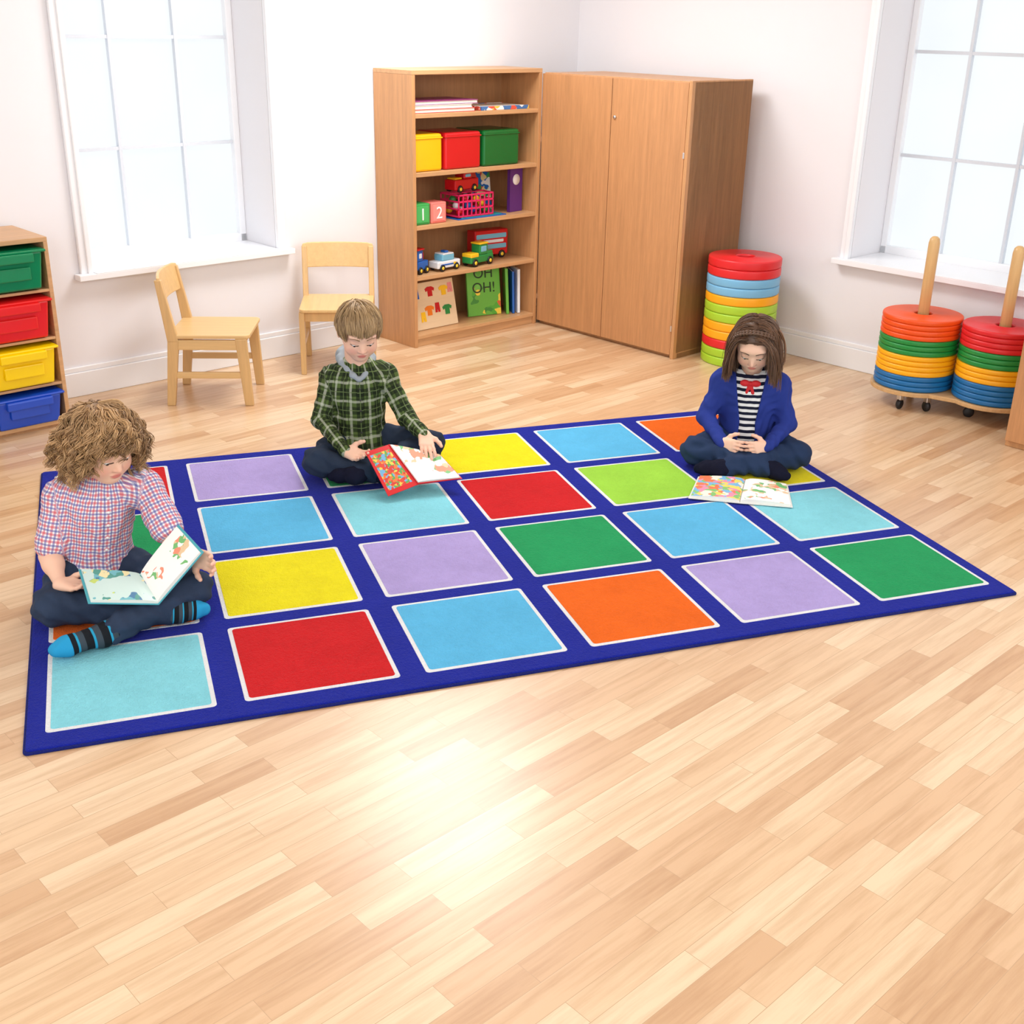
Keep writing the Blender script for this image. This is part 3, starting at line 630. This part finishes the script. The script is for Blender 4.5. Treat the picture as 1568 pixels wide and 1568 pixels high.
def person(name,obj,loc,rot,K):
    e=empty(obj,loc,rot); j={k:J(v) for k,v in K['j'].items()}
    tf=J(tuple(K['tf'])+(0,)); tf=un(tf)
    pel,nk=j['pel'],j['neck']; up=un(nk-pel); side=un(np.cross(tf,up)); fw=np.cross(up,side); Rm=np.stack([side,fw,up],1)
    tz=RZ
    def torso(inf=0):
        return [(ell(pel+up*.03,(.118+inf,.10+inf,.075+inf),Rm),.04),(ell(pel*.62+nk*.38,(.108+inf,.085+inf,.13),Rm),.04),(ell(pel*.3+nk*.7,(.110+inf,.080+inf,.10+inf),Rm),.04),
                (cap(j['sL'],j['sR'],.040+inf,.040+inf),.04),(cap(nk-up*.015,j['sL'],.04+inf*.5,.040+inf),.03),(cap(nk-up*.015,j['sR'],.04+inf*.5,.040+inf),.03)]
    sl=K['sleeve']
    if sl<1: arms=[(cap(j['s'+x],j['s'+x]*(1-sl)+j['e'+x]*sl,.045,.052),.03) for x in 'LR']
    else:
        arms=[]
        for x in 'LR': arms+=[(cap(j['s'+x],j['e'+x],.041,.036),.03),(cap(j['e'+x],j['w'+x],.035,.025),.015)]
    def clampfloor(F): return lambda P: np.maximum(F(P),tz-P[:,2])
    top=torso()+ ([] if K.get('cardigan') else arms)
    if K.get('hem'): top.append((ell(pel+up*.0+fw*.01,(.145,.125,.05),Rm),.04))
    if K.get('collar'): top+= [(tor(nk+up*.008,un(up+fw*.25),.046,.010,.55),.012)]
    F=fold(top); F0=F; F=wrinkle(F,K.get('wr',.0028),K.get('wf',120),3)
    if K.get('neckcut'): F1=F; cp_=cap(nk+up*.06+fw*.02,nk+fw*.012,.05,.040); F=lambda P:np.maximum(F1(P),-cp_(P))
    lo,hi=bounds([pel,nk,j['sL'],j['sR'],j['eL'],j['eR'],j['wL'],j['wR']],.16)
    lo[2]=0
    o,V=sdfobj('shirt' if not K.get('cardigan') else 'striped_top',clampfloor(F),lo,hi,.0055,K['shirt'],e)
    segs=[(pel,nk+up*.02,.098,fw,K['N'],K['per'],0)]
    if not K.get('cardigan'):
        for x in 'LR':
            L1=np.linalg.norm(j['e'+x]-j['s'+x]); segs+=[(j['s'+x],j['e'+x],.02,fw,K['Na'],K['per'],.3)]
            if sl>=1: segs+=[(j['e'+x],j['w'+x],.02,un(up),K['Na'],K['per'],.3+L1/K['per'])]
    attr(o,'puv',tube_uv(V,segs))
    if K.get('cardigan'):
        F=wrinkle(fold(torso(.007)+arms),.003,120,5)
        def cut(P):
            q=(P-pel)@Rm; hw=.016+.045*np.clip(q[:,2]/.3,0,1.3)+.02*np.clip((.10-q[:,2])/.1,0,1); return np.where(q[:,1]>-.01,np.abs(q[:,0])-hw,.1)
        cp2=cap(nk+up*.08+fw*.02,nk+fw*.02,.05,.05)
        Fc=lambda P: np.maximum(np.maximum(np.maximum(F(P),-cut(P)),-cp2(P)),tz-P[:,2])
        sdfobj('cardigan',Fc,lo,hi,.0055,cardm,e)
        b=nk+fw*.075-up*.035
        sdfobj('neck_bow',fold([(ell(b-side*.022,(.02,.010,.014),Rm),.004),(ell(b+side*.022,(.02,.010,.014),Rm),.004),(ell(b,(.009,.012,.009),Rm),.003),(cap(b,b-up*.04-side*.012,.006,.008),.004),(cap(b,b-up*.04+side*.012,.006,.008),.004)]),b-.07,b+.07,.003,M('bow_red',(215,30,40),.6,.03),e)
    if K.get('hood'):
        ps=[]; hc_=[]
        for i in range(15):
            a=math.radians(6+348*i/14); ca=math.cos(a); hc_.append(nk+fw*(ca*.066-.012+ .016*max(0,ca)**3)+side*math.sin(a)*(.062-.02*max(0,ca))+up*(-.004-.020*ca-.026*max(0,ca)**2))
        for i in range(14):
            r0=.009+.009*math.sin(math.pi*i/14); r1=.009+.009*math.sin(math.pi*(i+1)/14); ps.append((cap(hc_[i],hc_[i+1],r0,r1),.014))
        ps.append((ell(nk-fw*.088-up*.01,(.075,.030,.045),Rm),.03))
        F=wrinkle(fold(ps),.0018,110,8)
        sdfobj('hood',F,nk-.18,nk+.16,.004,hoodm,e)
    if K.get('placket'):
        Pp=[]
        for tt in np.linspace(.12,.88,24):
            b=pel*(1-tt)+nk*tt; ys=np.linspace(.2,.0,200); P=(b[None,:]+ys[:,None]*fw[None,:]).astype(np.float32); d=F0(P); i=np.argmax(d<0); Pp.append(b+fw*(ys[i]+.0005))
        Pp=np.array(Pp); w_=.011; vs=[];fs=[]
        for q in Pp: vs+=[q-side*w_-fw*.004,q-side*w_+fw*.0015,q+side*w_+fw*.0015,q+side*w_-fw*.004]
        for i in range(len(Pp)-1):
            for k in range(3): fs.append((i*4+k,i*4+k+1,i*4+k+5,i*4+k+4))
        o=mesh('button_placket',vs,fs,K['shirt'],e,smooth=False); attr(o,'puv',tube_uv(np.array(vs),segs[:1]))
        bt=M('shirt_button_%d'%K['btn'][0],K['btn'],.4,.02)
        for i in range(3,len(Pp),4):
            q=Pp[i]; sdf=ell(q+fw*.002,(.005,.0022,.005),Rm); sdfobj('button_%d'%i,sdf,q-.01,q+.01,.0016,bt,e)
    hl=pel+side*-.062; hr=pel+side*.062
    if hl[0]>hr[0]: hl,hr=hr,hl
    hl=hl+np.array([0,0,-.005]);hr=hr+np.array([0,0,-.005])
    leg=[(ell(pel-np.array([0,0,.01]),(.125,.105,.08),Rm),.03)]
    for x,hp_ in (('L',hl),('R',hr)):
        leg+=[(cap(hp_,j['k'+x],.072,.054),.035),(cap(j['k'+x],j['a'+x],.052,.040),.02)]
    F=wrinkle(fold(leg),.0045,85,11); lo,hi=bounds([pel,j['kL'],j['kR'],j['aL'],j['aR']],.13); lo[2]=0
    sdfobj('trousers',clampfloor(F),lo,hi,.005,K['jeans'],e)
    for x in 'LR':
        a=j['a'+x];tt=j['t'+x]; d=un(tt-a)
        k0=j['k'+x]; st=a-un(a-k0)*.02
        pr=[(cap(st,a+un(a-k0)*.025,.030,.030),.02),(cap(a+un(a-k0)*.02-d*.01,tt-d*.03,.031,.027),.02),(cap(tt-d*.03,tt,.027,.019),.02),(ell(a+un(a-k0)*.030-np.array([0,0,.006]),(.029,.029,.026)),.02)]
        lo,hi=bounds([st,a,tt],.07); lo[2]=0
        o,V=sdfobj('sock_'+x,clampfloor(wrinkle(fold(pr),.001,150,2)),lo,hi,.003,K['sock'],e)
        L=np.linalg.norm(tt-a); q=np.clip((V-a)@d,-.05,L+.03)/L*4; attr(o,'puv',np.stack([q*0,np.maximum(q+1,0.0)*.9,q*0],1))
    for x in 'LR':
        h=K['hand'+x]; d=J(h['d']);n=J(h['n']); wp=j['w'+x]
        pr,pts=hand_prims(wp,d,n,h['side'],h.get('s',1.0),h.get('curl',(.35,.45,.35)),h.get('tc',.3))
        if sl<1:
            a0=j['s'+x]*.55+j['e'+x]*.45
            pr=[(cap(a0,j['e'+x],.033,.029),.02),(cap(j['e'+x],j['e'+x]*.7+wp*.3,.030,.029),.02),(cap(j['e'+x]*.7+wp*.3,wp,.029,.0165),.02)]+pr; pts=pts+[a0,j['e'+x]]
        else:
            bk_=wp-un(wp-j['e'+x])*.05; pr=[(cap(bk_,wp,.018,.0155),.01)]+pr; pts=pts+[bk_]
        lo,hi=bounds(pts,.045); o,V=sdfobj('arm_hand_'+x,fold(pr),lo,hi,.0026 if sl<1 else .0023,skinm,e)
        tt=tintarr(len(V)); tipm=np.zeros(len(V))
        for q in pts[1:16]: tipm=np.maximum(tipm,np.exp(-((V-q)**2).sum(1)/.008**2))
        tt=tt*(1-.3*tipm[:,None])+BL*.3*tipm[:,None]; attr(o,'tint',tt)
    head(e,name,j['head'],J(K['face']),np.array(K.get('hup',(0,0,1.0))),K['hs'],nk-up*.03,K['hair'])
    return e
h1=dict(mat=hairmat('hair_curly_blond',(108,76,48),(222,182,132)),browm=M('brow_blond',(150,112,76),.7,.05),ng=300,per=17,m=22,whorl=(0,-.5,.86),style='whorl',len=.150,frontcut=.62,lift=(.05,.27),stiff=.82,grav=.28,jit=.15,curl=.0085,turns=2.5,r=.0016,spread=.012,clump=.6,stray=.003,face=(.064,.040),fy=.012,arch=.3,out=.09,thr=-.05,lenvar=.15)
h2=dict(mat=hairmat('hair_straight_blond',(112,86,56),(202,170,124)),browm=M('brow_fair',(140,108,76),.7,.05),ng=420,per=10,m=12,whorl=(.1,-.55,.83),style='whorl',len=.098,frontcut=-.15,lowcut=.62,lift=(.02,.09),stiff=.92,grav=.08,jit=.05,curl=.0012,turns=.6,r=.0017,spread=.010,clump=.55,stray=.0012,face=(.056,.034),fy=.02,arch=-.35,out=-.02,hug=.7,lenvar=.12,thr=.02)
h3=dict(mat=hairmat('hair_brown',(56,38,28),(130,92,64)),browm=M('brow_brown',(80,56,42),.7,.05),ng=360,per=14,m=18,whorl=(0,-.4,.9),style='part',partx=.05,len=.215,frontcut=.05,lift=(.02,.13),stiff=.85,grav=.25,jit=.05,curl=.004,turns=.9,r=.0016,spread=.013,clump=.6,stray=.003,window=.060,wz=.055,face=(.052,.06),out=.0,braid=True,thr=.03,lenvar=.14)
b1=person('boy','boy_reading',(.193,.822,0),math.radians(1.9),dict(
 j=dict(pel=(-.005,-.03,.10),neck=(.045,.02,.415),head=(.06,.075,.535),sL=(-.075,.0,.355),sR=(.165,.03,.37),eL=(-.125,.04,.185),wL=(-.105,.165,.145),eR=(.225,.14,.235),wR=(.275,.20,.20),
  kL=(-.135,.18,.085),kR=(.265,.21,.095),aL=(.185,.27,.062),tL=(.285,.27,.05),aR=(.02,.34,.062),tR=(-.135,.385,.05)),
 tf=(.28,.95),sleeve=.78,collar=True,hem=True,shirt=shirt1,N=14,Na=14,per=.022,wr=.003,jeans=denim,sock=sock1,placket=True,btn=(245,245,245),
 handL=dict(d=(.75,.5,.05),n=(.1,.1,1),side=-1,curl=(.1,.25,.3),tc=.35),handR=dict(d=(.45,.55,-.1),n=(-.85,.2,.3),side=1,curl=(.2,.5,.5),tc=.3),
 face=(.42,.80,-.38),hs=1.05,hair=h1))
b2=person('boy','boy_reading',(1.217,1.745,0),math.radians(-11.6),dict(
 j=dict(pel=(0,-.04,.10),neck=(.0,.0,.445),head=(.012,.07,.583),sL=(-.098,-.01,.372),sR=(.108,-.01,.380),eL=(-.150,.03,.215),wL=(-.055,.215,.145),eR=(.19,.06,.225),wR=(.25,.185,.195),
  kL=(-.165,.19,.095),kR=(.28,.09,.125),aL=(.07,.245,.062),tL=(.15,.20,.06),aR=(.0,.27,.075),tR=(-.11,.24,.055)),
 tf=(.1,.99),sleeve=1,hem=True,shirt=shirt2,N=3,Na=3,per=.075,wr=.004,wf=100,jeans=denim2,sock=navysock,hood=True,placket=True,btn=(60,60,55),
 handL=dict(d=(.75,.55,-.1),n=(.2,.7,.6),side=-1,curl=(.2,.4,.4),tc=.35),handR=dict(d=(.12,.85,-.5),n=(0,-.5,-.85),side=1,curl=(.05,.2,.2),tc=.1),
 face=(.14,.86,-.44),hs=1.03,hair=h2))
g1=person('girl','girl_reading',(2.783,1.357,0),math.radians(-31.6),dict(
 j=dict(pel=(-.015,-.03,.10),neck=(-.02,.0,.400),head=(-.018,.07,.522),sL=(-.128,-.01,.335),sR=(.088,-.01,.335),eL=(-.188,.03,.19),wL=(-.105,.165,.125),eR=(.145,.03,.19),wR=(.07,.165,.125),
  kL=(-.215,.15,.08),kR=(.195,.10,.085),aL=(.08,.21,.055),tL=(.155,.255,.045),aR=(-.08,.245,.055),tR=(-.19,.255,.042)),
 tf=(0,1),sleeve=1,cardigan=True,neckcut=True,shirt=stripe,N=1,Na=1,per=.025,wr=.002,jeans=denim3,sock=navysock,
 handL=dict(d=(.72,.5,.05),n=(.5,-.5,-.2),side=1,curl=(.4,.6,.5),tc=.2,s=.92),handR=dict(d=(-.72,.5,.05),n=(-.5,-.5,-.2),side=-1,curl=(.4,.6,.5),tc=.2,s=.92),
 face=(-.04,.82,-.52),hs=1.0,hair=h3))
# ================================================= OPEN BOOKS
def openbook(loc,rot,sA,sB,lA,lB,rA,rB,cover,artL,artR,up,th=.006,bulge=.006,upL=None):
    e=empty('open_book',loc,rot); q=[J(x) for x in (sA,sB,lA,lB,rA,rB)]; sA,sB,lA,lB,rA,rB=q; upv=J(up); upl=J(upL) if upL else upv
    slab('cover_left',(sA,lA,lB,sB),cover,e,.0025,0,nrm=upl,inset=True,n=10); slab('cover_right',(sA,rA,rB,sB),cover,e,.0025,0,nrm=upv,inset=True,n=10)
    def half(nm,s0,o0,o1,s1,art,uv_):
        nr=np.cross(o0-s0,s1-s0); nr=un(nr); nr=nr if nr@uv_>0 else -nr
        P=[s0*.99+o0*.01,o0*.96+s0*.04,o1*.96+s1*.04,s1*.99+o1*.01]; P=[P[0]*.97+P[3]*.03,P[1]*.97+P[2]*.03,P[2]*.97+P[1]*.03,P[3]*.97+P[0]*.03]
        P=[p+nr*.0026 for p in P]
        slab(nm,P,[pagem,art],e,th,bulge,n=10,mi_top=True,nrm=uv_)
    half('pages_left',sA,lA,lB,sB,artL,upl); half('pages_right',sA,rA,rB,sB,artR,upv)
    return e
art1=artmat('page_art_teal',[(120,190,200),(90,160,150),(240,230,180),(80,130,170),(200,220,120)],45,(205,230,225),.5)
art2=artmat('page_art_light',[(250,250,245),(230,200,160),(120,190,120),(240,150,120)],45,(250,250,246),.45)
art3=artmat('page_art_colour',[(240,150,180),(250,220,110),(140,200,120),(130,190,230),(245,130,90)],45,(250,240,225),.6)
redc=[M('cover_red',(208,28,34),.35,.03),artmat('cover_art_red',[(205,60,50),(90,160,80),(240,200,80),(110,170,210),(230,120,60)],90,(215,70,50),.6)]
bluec=[M('cover_teal',(80,170,185),.35,.03),artmat('cover_art_blue',[(60,150,170),(240,210,80),(70,120,60),(40,90,150)],50,(70,165,180),.5)]
whitec=[M('cover_white',(235,235,230),.4,.03)]*2
openbook((.193,.822,0),math.radians(1.9),(.12,.20,.155),(.155,.33,.115),(-.05,.19,.195),(-.035,.32,.145),(.245,.16,.285),(.30,.27,.235),bluec,art1,art2,(-.1,.3,1))
openbook((1.217,1.745,0),math.radians(-11.6),(.11,.235,.175),(.215,.375,.062),(.02,.285,.165),(.10,.43,.04),(.31,.235,.125),(.385,.34,.065),redc,art1,art2,(.3,.2,1),.006,.004,upL=(0,-.6,-.8))
e=openbook((2.783,1.357,0),math.radians(-31.6),(0.0,.285,RZ+.002),(-.012,.53,RZ+.002),(-.185,.295,RZ+.004),(-.205,.535,RZ+.004),(.165,.295,RZ+.004),(.185,.525,RZ+.004),whitec,art3,art2,(0,0,1),.007,.008)
# ================================================= LIGHTS
def area(name,loc,target,size,power,col=(1,1,1),sy=None,rot=None):
    l=bpy.data.lights.new(name,'AREA'); l.energy=power; l.size=size; l.color=col
    if sy: l.shape='RECTANGLE'; l.size_y=sy
    o=bpy.data.objects.new(name,l); COL.objects.link(o); o.location=loc
    o.rotation_euler=rot or (Vector(target)-Vector(loc)).to_track_quat('-Z','Y').to_euler(); return o
area('ceiling_softbox',(1.80,2.45,2.58),None,.85,80,(1,.995,.985),1.7,rot=(math.radians(-8),0,-.333))
area('added_front_light',(-.6,-2.4,2.5),(1.4,1.6,.2),1.6,54,(1,.99,.975))  # unseen key light added near the camera to brighten the room
area('added_front_light_side',(3.4,-1.6,2.5),(1.4,1.6,.2),1.6,38,(1,.99,.975))  # second unseen area light, added from the right to lift brightness
w=bpy.data.worlds.new('world'); S.world=w; w.use_nodes=True; bgn=w.node_tree.nodes['Background']; bgn.inputs[0].default_value=(1,1,1,1); bgn.inputs[1].default_value=1.15
S.view_settings.view_transform='Standard'; S.view_settings.look='None'; S.view_settings.exposure=.1
